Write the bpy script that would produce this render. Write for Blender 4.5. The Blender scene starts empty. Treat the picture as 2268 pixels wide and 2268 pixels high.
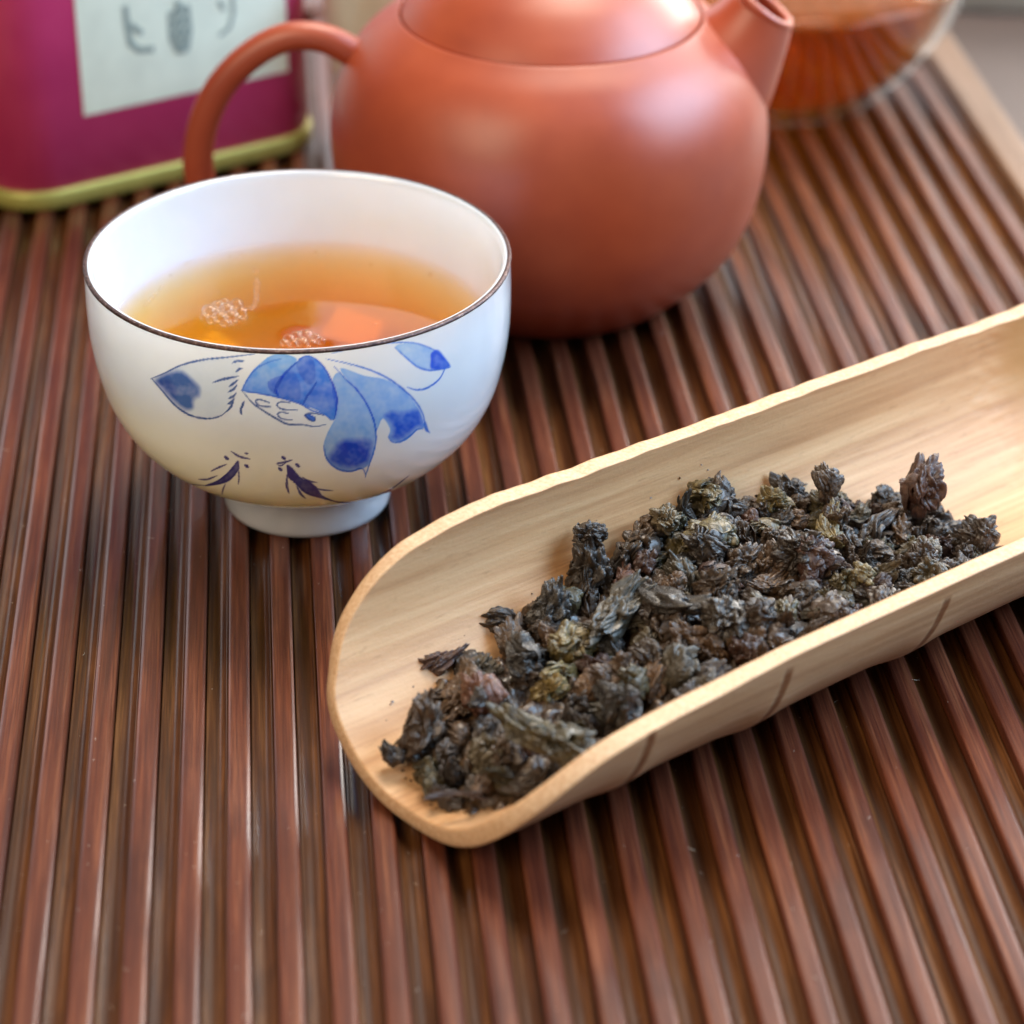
import bpy, bmesh, math, random
import numpy as np
from mathutils import Matrix, Vector

sc = bpy.context.scene
col = sc.collection
S = 0.01                      # everything below is written in centimetres
random.seed(7); rng = np.random.default_rng(7)
R = math.radians

# ------------------------------------------------------------------ camera
F_PX, PITCH, ROLL, CAM_H = 5574.68, 0.541581, 0.010028, 21.2836
W = 2268
cf = np.array([0, math.cos(PITCH), -math.sin(PITCH)])
_r = np.array([1., 0, 0]); _u = np.cross(_r, cf)
cr = _r*math.cos(ROLL) + _u*math.sin(ROLL)
cu = -_r*math.sin(ROLL) + _u*math.cos(ROLL)
cam_d = bpy.data.cameras.new('camera'); cam = bpy.data.objects.new('camera', cam_d)
col.objects.link(cam)
M = Matrix(((cr[0], cu[0], -cf[0], 0), (cr[1], cu[1], -cf[1], 0), (cr[2], cu[2], -cf[2], CAM_H*S), (0, 0, 0, 1)))
cam.matrix_world = M
cam_d.sensor_width = 36; cam_d.lens = F_PX/W*36
cam_d.clip_start = 0.01; cam_d.clip_end = 20
cam_d.dof.use_dof = True; cam_d.dof.focus_distance = 0.375; cam_d.dof.aperture_fstop = 15.5
sc.camera = cam
sc.cycles.transparent_max_bounces = 32; sc.cycles.volume_bounces = 0
sc.render.resolution_x = sc.render.resolution_y = 1024

# ------------------------------------------------------------------ light
w = bpy.data.worlds.new('World'); sc.world = w; w.use_nodes = True
bg = w.node_tree.nodes['Background']
bg.inputs[0].default_value = (1.0, 0.96, 0.93, 1); bg.inputs[1].default_value = 0.07
sc.view_settings.view_transform = 'Standard'; sc.view_settings.look = 'None'
sc.view_settings.exposure = 0.06; sc.view_settings.gamma = 1.0

def area(name, loc, target, sx, sy, power, color):
    l = bpy.data.lights.new(name, 'AREA'); l.shape = 'RECTANGLE'; l.size = sx*S; l.size_y = sy*S
    l.energy = power; l.color = color
    o = bpy.data.objects.new(name, l); col.objects.link(o)
    o.location = Vector(loc)*S
    o.rotation_euler = (Vector(target)-Vector(loc)).to_track_quat('-Z', 'Y').to_euler()
    return o
area('window_light', (84, 40, 66), (0, 42, 2), 86, 66, 23.0, (0.47, 0.71, 1.0))
area('back_window_light', (38, 118, 66), (2, 36, 0), 78, 100, 3.6, (1.0, 0.94, 0.90))
area('streak_panel_light', (54, 108, 30), (0, 30, 0), 40, 36, 5.8, (1.0, 0.96, 0.90))  # added bright panel, placed for slat bevels to mirror as pale streaks
area('far_window_light', (-36, 118, 30), (-4, 40, 0), 66, 40, 2.0, (0.95, 0.96, 1.0))
area('overhead_fill_light', (14, 78, 112), (0, 40, 0), 46, 46, 13.5, (1.0, 0.88, 0.73))  # added overhead fill for soft diffuse light, no actual fixture
area('warm_fill_light', (-52, -30, 66), (0, 38, 0), 60, 60, 6.5, (1.0, 0.80, 0.58))  # warm light from the left, moved forward as an added fill on near sides

# ------------------------------------------------------------------ helpers
def at(x, y, z=0.0):
    """world point (cm) at height z seen at photo pixel x, y"""
    d = cf + (x-W/2)/F_PX*cr - (y-W/2)/F_PX*cu
    t = (z-CAM_H)/d[2]
    return np.array([0, 0, CAM_H]) + d*t
def project(P):
    d = P - np.array([0, 0, CAM_H]); z = d@cf
    return W/2+F_PX*(d@cr)/z, W/2-F_PX*(d@cu)/z

_perm = np.random.default_rng(3).permutation(256); _perm = np.r_[_perm, _perm, _perm]
_g = np.random.default_rng(4).normal(size=(256, 3)); _g /= np.linalg.norm(_g, axis=1)[:, None]
def noise(p):
    p = np.asarray(p, float); i = np.floor(p).astype(int); f = p-i; i &= 255
    u = f*f*f*(f*(f*6-15)+10); out = 0
    for dx in (0, 1):
        for dy in (0, 1):
            for dz in (0, 1):
                h = _perm[_perm[_perm[(i[:, 0]+dx)] + i[:, 1]+dy] + i[:, 2]+dz]
                g = _g[h]; d = f-np.array([dx, dy, dz])
                wgt = (u[:, 0] if dx else 1-u[:, 0])*(u[:, 1] if dy else 1-u[:, 1])*(u[:, 2] if dz else 1-u[:, 2])
                out = out + wgt*(g*d).sum(1)
    return out*1.5

def mesh_np(name, V, Fq, smooth=True):
    me = bpy.data.meshes.new(name)
    me.from_pydata((np.asarray(V)*S).tolist(), [], [tuple(map(int, f)) for f in Fq])
    if smooth: me.polygons.foreach_set('use_smooth', [True]*len(me.polygons))
    me.update()
    return me
def link(name, me, mat=None, parent=None):
    o = bpy.data.objects.new(name, me); col.objects.link(o)
    if mat and not me.materials: me.materials.append(mat)
    if parent: o.parent = parent
    return o
def empty(name, loc=(0, 0, 0), rz=0):
    o = bpy.data.objects.new(name, None); col.objects.link(o); o.empty_display_size = 0.01
    o.location = Vector(loc)*S; o.rotation_euler = (0, 0, rz); return o
def tag(o, label=None, cat=None, group=None, kind=None):
    if label: o['label'] = label
    if cat: o['category'] = cat
    if group: o['group'] = group
    if kind: o['kind'] = kind
    return o
def grid_faces(n, m, wrap=False):
    """n rows by m columns"""
    i = np.arange(n-1)[:, None]; j = np.arange(m if wrap else m-1)[None, :]; k = (j+1) % m
    return np.stack([i*m+j, i*m+k, (i+1)*m+k, (i+1)*m+j], -1).reshape(-1, 4)
def smooth_prof(pts, n=80):
    """centripetal-ish Catmull-Rom through (r, z) points"""
    p = np.array(pts, float); p = np.vstack([2*p[0]-p[1], p, 2*p[-1]-p[-2]]); out = []
    seg = len(p)-3; L = np.hypot(*np.diff(p[1:-1], axis=0).T); tot = L.sum()
    for k in range(seg):
        m = max(2, int(round(n*L[k]/tot))); t = np.linspace(0, 1, m, endpoint=False)[:, None]
        a, b, c, d = p[k:k+4]
        out.append(.5*(2*b+(c-a)*t+(2*a-5*b+4*c-d)*t**2+(3*b-a-3*c+d)*t**3))
    out.append(p[-2][None]); q = np.vstack(out); q[:, 0] = np.maximum(q[:, 0], 0.0); return q
def lathe(name, prof, n=96, closed_loop=False, ang=None):
    prof = np.asarray(prof, float); a = np.linspace(0, 2*math.pi, n, endpoint=False) if ang is None else ang
    m = len(a)
    V = np.stack([prof[:, 0][:, None]*np.cos(a), prof[:, 0][:, None]*np.sin(a), np.repeat(prof[:, 1][:, None], m, 1)], -1).reshape(-1, 3)
    Fq = grid_faces(len(prof), m, True)
    if closed_loop:
        j = np.arange(m); k = (j+1) % m; b = (len(prof)-1)*m
        Fq = np.vstack([Fq, np.stack([b+j, b+k, k, j], -1)])
    return mesh_np(name, V, Fq)
def tube(name, pts, rad, n=20, caps=True, sub=8):
    p = np.array(pts, float); rad = np.array(rad, float)
    full = np.column_stack([p, rad]); full = np.vstack([2*full[0]-full[1], full, 2*full[-1]-full[-2]]); out = []
    for k in range(len(full)-3):
        t = np.linspace(0, 1, sub, endpoint=False)[:, None]; a, b, c, d = full[k:k+4]
        out.append(.5*(2*b+(c-a)*t+(2*a-5*b+4*c-d)*t**2+(3*b-a-3*c+d)*t**3))
    q = np.vstack(out+[full[-2][None]]); c = q[:, :3]; rr = q[:, 3]
    T = np.gradient(c, axis=0); T /= np.linalg.norm(T, axis=1)[:, None]
    up = np.array([0, 1., 0]) if abs(T[0][1]) < .8 else np.array([0, 0, 1.])
    N = np.cross(T, up); N /= np.linalg.norm(N, axis=1)[:, None]; B = np.cross(T, N)
    a = np.linspace(0, 2*math.pi, n, endpoint=False)
    V = (c[:, None]+rr[:, None, None]*(np.cos(a)[None, :, None]*N[:, None]+np.sin(a)[None, :, None]*B[:, None])).reshape(-1, 3)
    Fq = [tuple(f) for f in grid_faces(len(c), n, True)]
    if caps: Fq += [tuple(range(n)), tuple((len(c)-1)*n+i for i in reversed(range(n)))]
    return mesh_np(name, V, Fq)

# ------------------------------------------------------------------ materials
class NT:
    def __init__(s, name):
        s.m = bpy.data.materials.new(name); s.m.use_nodes = True; s.t = s.m.node_tree; s.t.nodes.clear()
        s.out = s.n('ShaderNodeOutputMaterial')
    def n(s, typ, **kw):
        nd = s.t.nodes.new(typ)
        for k, v in kw.items():
            if k.startswith('i_'):
                key = k[2:]; key = int(key) if key.isdigit() else key.replace('_', ' ')
                s.set(nd.inputs[key], v)
            else: setattr(nd, k, v)
        return nd
    def set(s, inp, v):
        if isinstance(v, bpy.types.NodeSocket): s.t.links.new(v, inp)
        elif isinstance(v, bpy.types.Node): s.t.links.new(v.outputs[0], inp)
        else:
            if hasattr(inp.default_value, '__len__') and len(inp.default_value) == 4 and len(v) == 3: v = (*v, 1)
            inp.default_value = v
    def coord(s, scale=(100, 100, 100), kind='Object', loc=None):
        tc = s.n('ShaderNodeTexCoord'); mp = s.n('ShaderNodeMapping'); s.t.links.new(tc.outputs[kind], mp.inputs[0])
        mp.inputs['Scale'].default_value = scale
        if loc is not None: s.set(mp.inputs['Location'], loc)
        return mp.outputs[0]
    def noise(s, vec, scale=1.0, detail=4, rough=.55, dist=0.0):
        nd = s.n('ShaderNodeTexNoise'); s.set(nd.inputs['Vector'], vec); nd.inputs['Scale'].default_value = scale
        nd.inputs['Detail'].default_value = detail; nd.inputs['Roughness'].default_value = rough
        nd.inputs['Distortion'].default_value = dist; return nd.outputs[0]
    def math(s, op, a, b=0.0, c=None, clamp=False):
        nd = s.n('ShaderNodeMath', operation=op, use_clamp=clamp); s.set(nd.inputs[0], a); s.set(nd.inputs[1], b)
        if c is not None: s.set(nd.inputs[2], c)
        return nd.outputs[0]
    def remap(s, v, a, b, lo=0.0, hi=1.0):
        nd = s.n('ShaderNodeMapRange'); s.set(nd.inputs[0], v); nd.inputs[1].default_value = a; nd.inputs[2].default_value = b
        nd.inputs[3].default_value = lo; nd.inputs[4].default_value = hi; return nd.outputs[0]
    def mix(s, f, a, b, mode='MIX'):
        nd = s.n('ShaderNodeMix', data_type='RGBA', blend_type=mode); s.set(nd.inputs[0], f); s.set(nd.inputs[6], a); s.set(nd.inputs[7], b)
        return nd.outputs[2]
    def ramp(s, v, stops):
        nd = s.n('ShaderNodeValToRGB'); s.set(nd.inputs[0], v); e = nd.color_ramp.elements
        while len(e) < len(stops): e.new(.5)
        for k, (p, c) in enumerate(stops): e[k].position = p; e[k].color = (*c, 1)
        return nd.outputs[0]
    def bump(s, h, strength=.3, dist=.01, normal=None):
        nd = s.n('ShaderNodeBump'); s.set(nd.inputs['Height'], h); nd.inputs['Strength'].default_value = strength
        nd.inputs['Distance'].default_value = dist*S
        if normal is not None: s.set(nd.inputs['Normal'], normal)
        return nd.outputs[0]
    def principled(s, **kw):
        nd = s.n('ShaderNodeBsdfPrincipled')
        for k, v in kw.items(): s.set(nd.inputs[k.replace('_', ' ')], v)
        s.t.links.new(nd.outputs[0], s.out.inputs[0]); return nd
    def rnd(s):
        return s.n('ShaderNodeObjectInfo').outputs['Random']

def mat_slat(name, c1, c2, c3, rough, seedoff):
    t = NT(name); r = t.rnd(); off = t.n('ShaderNodeCombineXYZ'); t.set(off.inputs[0], t.math('MULTIPLY', r, 37.0)); t.set(off.inputs[1], t.math('MULTIPLY', r, 91.0+seedoff))
    fib = t.coord((3200, 60, 900), loc=off.outputs[0]); big = t.coord((90, 28, 90), loc=off.outputs[0])
    spk = t.coord((2600, 2600, 2600), loc=off.outputs[0]); mid = t.coord((700, 22, 300), loc=off.outputs[0])
    nf = t.noise(fib, 1, 4, .6); nb = t.noise(big, 1, 4, .6, .4); ns = t.noise(spk, 1, 3, .7); nm = t.noise(mid, 1, 3, .6)
    c = t.ramp(t.remap(nm, .3, .7), [(0, c1), (.5, c2), (1, c3)])
    c = t.mix(t.remap(nf, .40, .66, 0, .85), c, c1)
    c = t.mix(t.remap(nb, .55, .72, 0, .55), c, tuple(x*.45 for x in c1))
    c = t.mix(t.math('MULTIPLY', r, .35), c, tuple(x*.6 for x in c2))
    c = t.mix(t.remap(ns, .62, .8, 0, .22), c, (.36, .19, .10))
    ro = t.math('ADD', t.remap(nb, .3, .7, rough-.07, rough+.10), t.remap(ns, .3, .7, -.06, .08))
    h = t.math('ADD', t.math('MULTIPLY', nf, .7), t.math('MULTIPLY', ns, .25))
    t.principled(Base_Color=c, Roughness=ro, Normal=t.bump(h, .6, .018), Coat_Weight=.45, Coat_Roughness=t.remap(ns, .3, .7, .10, .22), Specular_IOR_Level=.2)
    return t.m
M_slat = mat_slat('lacquered_red_bamboo', (.055, .012, .007), (.145, .037, .016), (.265, .088, .038), .40, 0)
M_groove = mat_slat('brown_bamboo', (.034, .010, .003), (.125, .042, .010), (.270, .110, .032), .46, 13)
M_rail = mat_slat('tan_bamboo', (.18, .095, .05), (.25, .14, .08), (.30, .175, .105), .45, 5)

def mat_simple(name, c, rough=.5, **kw):
    t = NT(name); v = t.coord(); n = t.noise(v, 1.2, 4); n2 = t.noise(v, 25, 3)
    cc = t.mix(t.remap(n, .3, .7, 0, 1), tuple(x*.86 for x in c), c)
    t.principled(Base_Color=cc, Roughness=t.remap(n2, .3, .7, rough-.04, rough+.05), **kw); return t.m

def mat_porcelain(name, painted=False):
    t = NT(name); v = t.coord(); n = t.noise(v, .8, 3)
    c = t.mix(t.remap(n, .3, .7), (.67, .72, .76), (.71, .76, .795))
    if painted:
        a = t.n('ShaderNodeAttribute', attribute_name='paint')
        c = t.mix(1.0, c, a.outputs['Color'], 'MULTIPLY')
    t.principled(Base_Color=c, Roughness=.16, IOR=1.5, Coat_Weight=.6, Coat_Roughness=.04, Subsurface_Weight=.85,
                 Subsurface_Radius=(1, 1, .9), Subsurface_Scale=.0055, Normal=t.bump(t.noise(v, 2.2, 2), .12, .03))
    return t.m
M_porc = mat_porcelain('white_porcelain'); M_porc_paint = mat_porcelain('painted_white_porcelain', True)
def mat_rim():
    t = NT('dark_metal_glaze_rim'); v = t.coord((100, 100, 100)); n = t.noise(v, 14, 5, .7); n2 = t.noise(v, 55, 3, .7)
    c = t.ramp(t.remap(n, .3, .72), [(0, (.035, .022, .026)), (.6, (.10, .055, .05)), (1, (.34, .24, .20))])
    t.principled(Base_Color=c, Metallic=.55, Roughness=t.remap(n2, .3, .7, .16, .42), Normal=t.bump(n2, .5, .02)); return t.m
M_rim = mat_rim()

def mat_clay():
    t = NT('red_clay'); v = t.coord((100, 100, 100)); n = t.noise(v, .7, 4); n2 = t.noise(v, 60, 3, .7)
    c = t.mix(t.remap(n, .3, .7), (.36, .058, .022), (.45, .082, .029))
    t.principled(Base_Color=c, Roughness=t.remap(n2, .3, .7, .38, .46), Specular_IOR_Level=.6, Coat_Weight=.30, Coat_Roughness=.40,
                 Normal=t.bump(n2, .15, .008)); return t.m
M_clay = mat_clay()

MARKS = [2.03, 4.43, 7.40, 10.6, 14.0]
def mat_scoop():
    t = NT('pale_carved_wood'); tc = t.n('ShaderNodeTexCoord'); obj = tc.outputs['Object']
    mp = t.n('ShaderNodeMapping'); t.set(mp.inputs[0], obj); mp.inputs['Scale'].default_value = (14, 420, 420); fib = mp.outputs[0]
    mp2 = t.n('ShaderNodeMapping'); t.set(mp2.inputs[0], obj); mp2.inputs['Scale'].default_value = (30, 90, 90)
    mp3 = t.n('ShaderNodeMapping'); t.set(mp3.inputs[0], obj); mp3.inputs['Scale'].default_value = (300, 1500, 1500)
    mp4 = t.n('ShaderNodeMapping'); t.set(mp4.inputs[0], obj); mp4.inputs['Scale'].default_value = (1600, 1600, 1600)
    nf = t.noise(fib, 1, 5, .6, .3); nb = t.noise(mp2.outputs[0], 1, 3, .5, .5); np_ = t.noise(mp3.outputs[0], 1, 3, .6); ng = t.noise(mp4.outputs[0], 1, 2, .6)
    c = t.ramp(t.remap(nf, .28, .74), [(0, (.40, .19, .080)), (.45, (.60, .33, .155)), (1, (.76, .48, .255))])
    c = t.mix(t.remap(nb, .35, .75, 0, .45), c, (.58, .37, .21))
    c = t.mix(t.remap(np_, .60, .78, 0, .45), c, (.33, .17, .07))
    at_ = t.n('ShaderNodeAttribute', attribute_name='zone')      # r outer groove mark, g node area, b sawn rim
    sep = t.n('ShaderNodeSeparateColor'); t.set(sep.inputs[0], at_.outputs['Color'])
    sx = t.n('ShaderNodeSeparateXYZ'); t.set(sx.inputs[0], obj); wob = t.math('MULTIPLY_ADD', t.noise(mp2.outputs[0], 1, 2), .0012, -.0006)
    X = t.math('ADD', sx.outputs[0], wob); mk = None
    for m_ in MARKS:
        e = t.math('ABSOLUTE', t.math('SUBTRACT', X, m_*S)); e = t.remap(e, .0004, .0010, 1, 0); mk = e if mk is None else t.math('MAXIMUM', mk, e)
    mk = t.math('MULTIPLY', mk, sep.outputs[0])
    c = t.mix(t.math('MULTIPLY', sep.outputs[2], .85), c, t.mix(t.remap(ng, .3, .7), (.58, .36, .20), (.76, .54, .34)))
    c = t.mix(sep.outputs[1], c, t.mix(t.remap(nb, .3, .7), (.46, .23, .08), (.54, .31, .13)))
    c = t.mix(t.math('MULTIPLY', mk, t.remap(np_, .2, .6, .6, .95)), c, (.22, .075, .022))
    h = t.math('ADD', t.math('MULTIPLY', nf, .6), t.math('ADD', t.math('MULTIPLY', np_, .5), t.math('SUBTRACT', t.math('MULTIPLY', ng, .25), t.math('MULTIPLY', mk, 1.5))))
    t.principled(Base_Color=c, Roughness=.5, Specular_IOR_Level=.35, Subsurface_Weight=.12, Subsurface_Radius=(1, .5, .25), Subsurface_Scale=.0015,
                 Normal=t.bump(h, .4, .03)); return t.m
M_scoop = mat_scoop()

def mat_leaf(name, stops, hi, rough=.42):
    t = NT(name); r = t.rnd(); off = t.n('ShaderNodeCombineXYZ')
    for k, mlt in enumerate((31., 57., 83.)): t.set(off.inputs[k], t.math('MULTIPLY', r, mlt))
    v = t.coord((100, 100, 100), loc=off.outputs[0]); n = t.noise(v, 2.2, 5, .6, .6); n2 = t.noise(v, 22, 4, .65); n3 = t.noise(v, 5, 3, .6)
    c = t.ramp(t.remap(n, .28, .72), stops)
    c = t.mix(t.remap(n3, .52, .72, 0, .65), c, hi)
    c = t.mix(t.remap(n2, .56, .74, 0, .6), c, tuple(min(1, x*k) for x, k in zip(hi, (2.3, 2.0, 1.7))))
    c = t.mix(1.0, c, t.ramp(t.math('FRACT', t.math('MULTIPLY', r, 7.31)), [(0, (.40, .36, .33)), (.65, (.75, .66, .58)), (1, (1.5, 1.25, .98))]), 'MULTIPLY')
    t.principled(Base_Color=c, Roughness=t.remap(n2, .3, .7, rough-.1, rough+.14), Specular_IOR_Level=.6, Coat_Weight=.5, Coat_Roughness=.20,
                 Normal=t.bump(n2, .6, .03)); return t.m
LEAF = {
 'dark': mat_leaf('dark_tea_leaf', [(0, (.014, .008, .006)), (.5, (.042, .027, .018)), (1, (.092, .062, .038))], (.17, .12, .07), .34),
 'brown': mat_leaf('brown_tea_leaf', [(0, (.020, .011, .007)), (.5, (.062, .037, .021)), (1, (.13, .082, .044))], (.22, .155, .085), .40),
 'olive': mat_leaf('olive_tea_leaf', [(0, (.030, .024, .008)), (.5, (.085, .068, .020)), (1, (.21, .175, .055))], (.30, .25, .10), .38),
 'blue': mat_leaf('blue_black_tea_leaf', [(0, (.010, .009, .009)), (.5, (.028, .025, .024)), (1, (.060, .056, .052))], (.11, .105, .09), .26),
 'red': mat_leaf('reddish_tea_leaf', [(0, (.030, .010, .007)), (.5, (.075, .029, .018)), (1, (.13, .060, .038))], (.19, .11, .075), .36),
 'grey': mat_leaf('grey_olive_tea_leaf', [(0, (.036, .030, .018)), (.5, (.090, .076, .044)), (1, (.17, .145, .085))], (.24, .205, .13), .44),
}

# ------------------------------------------------------------------ table and tray
YAW = -0.0983778; PER = 0.652974; OFF = -3.442925
nd_ = np.array([math.cos(YAW), -math.sin(YAW)]); ld_ = np.array([math.sin(YAW), math.cos(YAW)])
def tray_pt(d, l, z): return (nd_[0]*d+ld_[0]*l, nd_[1]*d+ld_[1]*l, z)

M_table = mat_simple('dark_table_wood', (.115, .075, .058), .38)
V = [(-90, -20, -2.2), (90, -20, -2.2), (90, 140, -2.2), (-90, 140, -2.2), (-90, -20, -5), (90, -20, -5), (90, 140, -5), (-90, 140, -5)]
tbl = link('table_top', mesh_np('table_top', V, [(0, 1, 2, 3), (7, 6, 5, 4), (0, 4, 5, 1), (1, 5, 6, 2), (2, 6, 7, 3), (3, 7, 4, 0)], False), M_table)
tag(tbl, kind='structure')

tray = empty('tea_tray', tray_pt(4, 40, 0), -YAW)
tag(tray, 'brown ribbed bamboo tea tray with lacquered slats under the cup and scoop', 'tea tray')
L0, L1 = 8.0, 59.2          # slats run from in front of the frame to the far rail
def tray_local(d, l, z): return (d-4, l-40, z)
def strip_mesh(name, prof, nseg=60, wob=.004, seed=0):
    """prof: cross-section (d, z) polyline loop; extruded along the tray with a slight wobble"""
    prof = np.array(prof, float); ls = np.linspace(L0, L1, nseg)
    q = np.stack([ls*.16, ls*0+seed*3.7, ls*0], -1); wd = noise(q)*wob; wz = noise(q+17)*wob*.7
    V = np.stack([prof[None, :, 0]+wd[:, None], np.repeat(ls[:, None]-40, len(prof), 1), prof[None, :, 1]+wz[:, None]], -1).reshape(-1, 3)
    n = len(prof); Fq = [tuple(f) for f in grid_faces(nseg, n, True)]
    Fq = [f[::-1] for f in Fq] + [tuple(range(n)), tuple((nseg-1)*n+i for i in reversed(range(n)))]
    me = mesh_np(name, V, Fq, True)
    return me
slat_vars = []; groove_vars = []
for k in range(5):
    a = .012+.006*k/4; b = .030+.006*((k*2) % 5)/4
    slat_vars.append(strip_mesh('slat', [(-.318, -.5), (-.314, -a-.004), (-.306, -.003-a*.4), (-.296, 0), (-.24, .003), (-.16, .004), (-.08, .003), (-b-.016, .001), (-b-.010, -.001), (-.007, -.026), (-.001, -.033), (.001, -.045), (.004, -.5)], seed=k))
    u = np.linspace(0, 1, 11); gw0, gw1 = .018, .653-.318-.006
    arc = [(gw0+(gw1-gw0)*x, -.165-.075*(1-(2*x-1)**2)-.02*(1-x)) for x in u]
    groove_vars.append(strip_mesh('groove_strip', [(gw0, -.48)]+arc+[(gw1, -.48)], seed=k+9, wob=.003))
for me in slat_vars: me.materials.append(M_slat)
for me in groove_vars: me.materials.append(M_groove)
for i in range(-8, 29):
    d = OFF+PER*i
    o = link('slat', slat_vars[(i*3) % 5], None, tray); o.location = ((d-4)*S, 0, (rng.random()-.5)*.00004)
    g = link('groove_strip', groove_vars[(i*2) % 5], None, tray); g.location = ((d-4)*S, 0, (rng.random()-.5)*.00006)
def box_mesh(name, x0, x1, y0, y1, z0, z1, bev=.05):
    bm = bmesh.new(); bmesh.ops.create_cube(bm, size=1)
    for v in bm.verts: v.co = Vector(((x0+x1)/2+v.co.x*(x1-x0), (y0+y1)/2+v.co.y*(y1-y0), (z0+z1)/2+v.co.z*(z1-z0)))*S
    bmesh.ops.bevel(bm, geom=list(bm.edges), offset=bev*S, segments=3, affect='EDGES', profile=.6)
    me = bpy.data.meshes.new(name); bm.to_mesh(me); bm.free(); me.polygons.foreach_set('use_smooth', [True]*len(me.polygons)); return me
dR = OFF+PER*28+.05
link('base_board', box_mesh('base_board', -9.2-4, dR+.9-4, L0-40, L1-40, -2.15, -.52), M_groove, tray)
link('side_rail', box_mesh('side_rail', dR+.30-4, dR+1.15-4, L0-40, L1+1-40, -1.9, .10, .12), M_rail, tray)
link('side_rail', box_mesh('side_rail', -10.4-4, -9.3-4, L0-40, L1+1-40, -1.9, .10, .12), M_rail, tray)
link('end_rail', box_mesh('end_rail', -9.28-4, dR+.28-4, L1+.05-40, L1+1-40, -1.9, .06, .12), M_slat, tray)

# ------------------------------------------------------------------ pale folded cloth beyond the tray
def cloth():
    nx, ny = 90, 26; V = []
    for b in (0, 1):
        x = np.linspace(0, 22, nx)[:, None]+np.zeros(ny); y = np.linspace(0, 6, ny)[None]+np.zeros((nx, 1))
        q = np.stack([x.ravel()*.35, y.ravel()*.4, x.ravel()*0+b], -1)
        z = (noise(q)*.35+2.9).reshape(nx, ny)*(1-b)
        e = np.minimum(np.minimum(x, 22-x), np.minimum(y, 6-y)); z = z*(1-np.exp(-e*4)*.5) if b == 0 else z
        V.append(np.stack([x, y+noise(q*1.3+5).reshape(nx, ny)*.15, z], -1).reshape(-1, 3))
    Fq = [tuple(f) for f in grid_faces(nx, ny)]; n = nx*ny; Fa = [f[::-1] for f in Fq]+[tuple(x+n for x in f) for f in Fq]
    def edge(idx): 
        return [(idx[i], idx[i+1], idx[i+1]+n, idx[i]+n) for i in range(len(idx)-1)]
    e1 = [i*ny for i in range(nx)]; e2 = [i*ny+ny-1 for i in range(nx)]
    Fa += [f[::-1] for f in edge(e1)]+edge(e2)+edge(list(range(ny)))+[f[::-1] for f in edge([(nx-1)*ny+j for j in range(ny)])]
    return mesh_np('folded_cloth', np.vstack(V), Fa)
cl = link('folded_cloth', cloth(), mat_simple('pale_cloth', (.78, .84, .78), .8)); cl.location = Vector((-3.5, 67.0, -2.18))*S; cl.rotation_euler.z = R(-5)
tag(cl, 'pale greenish white folded cloth lying behind the far end of the tray', 'cloth')

# ------------------------------------------------------------------ tea tin
A = np.array([-8.93676, 47.46299]); du = np.array([.832924, .553387]); ang = math.atan2(du[1], du[0])
tin = empty('tea_tin', (A[0], A[1], 0), ang)
tag(tin, 'magenta square tea tin with pale green label and golden bottom edge behind the cup', 'tin')
def rbox_loop(x0, x1, y0, y1, r, n=10):
    out = []
    for cx, cy, a0 in ((x1-r, y0+r, -90), (x1-r, y1-r, 0), (x0+r, y1-r, 90), (x0+r, y0+r, 180)):
        for a in np.linspace(a0, a0+90, n): out.append((cx+r*math.cos(R(a)), cy+r*math.sin(R(a))))
    return np.array(out)
def loft(name, rings, cap0=True, cap1=True):
    n = len(rings[0]); V = np.vstack(rings); Fq = [tuple(f) for f in grid_faces(len(rings), n, True)]
    if cap0: Fq.append(tuple(reversed(range(n))))
    if cap1: Fq.append(tuple((len(rings)-1)*n+i for i in range(n)))
    return mesh_np(name, V, Fq)
def rb(off, z, r=1.15): l = rbox_loop(-1.5-off, 5.85+off, 0-off, 7.35+off, r+off); return np.column_stack([l, np.full(len(l), z)])
def mat_tin():
    t = NT('magenta_tin'); v = t.coord(); n = t.noise(v, .5, 3); n2 = t.noise(v, 9, 4)
    c = t.mix(t.remap(n, .3, .7), (.48, .034, .125), (.60, .055, .165)); c = t.mix(t.remap(n2, .55, .75, 0, .2), c, (.5, .12, .2))
    t.principled(Base_Color=c, Roughness=.30, Metallic=.1, Specular_IOR_Level=.5); return t.m
link('body', loft('tin_body', [rb(-.03, .30), rb(-.03, .42), rb(0, .46), rb(0, 4), rb(0, 8), rb(0, 9.9), rb(-.08, 10)]), mat_tin(), tin)
M_gold = mat_simple('brushed_gold_green', (.52, .50, .13), .38, Metallic=.35)
link('bottom_rim', loft('tin_rim', [rb(-.1, 0), rb(.05, .02), rb(.09, .1), rb(.09, .34), rb(.05, .41), rb(-.1, .415)]), M_gold, tin)
link('lid', loft('tin_lid', [rb(.04, 10.0), rb(.06, 10.05), rb(.06, 12.4), rb(-.1, 12.55), rb(-.5, 12.6)]), M_gold, tin)
lab = link('label', box_mesh('tin_label', .26, 4.95, -.022, .01, 1.87, 8.2, .008), mat_simple('pale_green_paper', (.84, .90, .72), .6), tin)
M_ink = mat_simple('grey_ink', (.30, .36, .31), .7)
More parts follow.
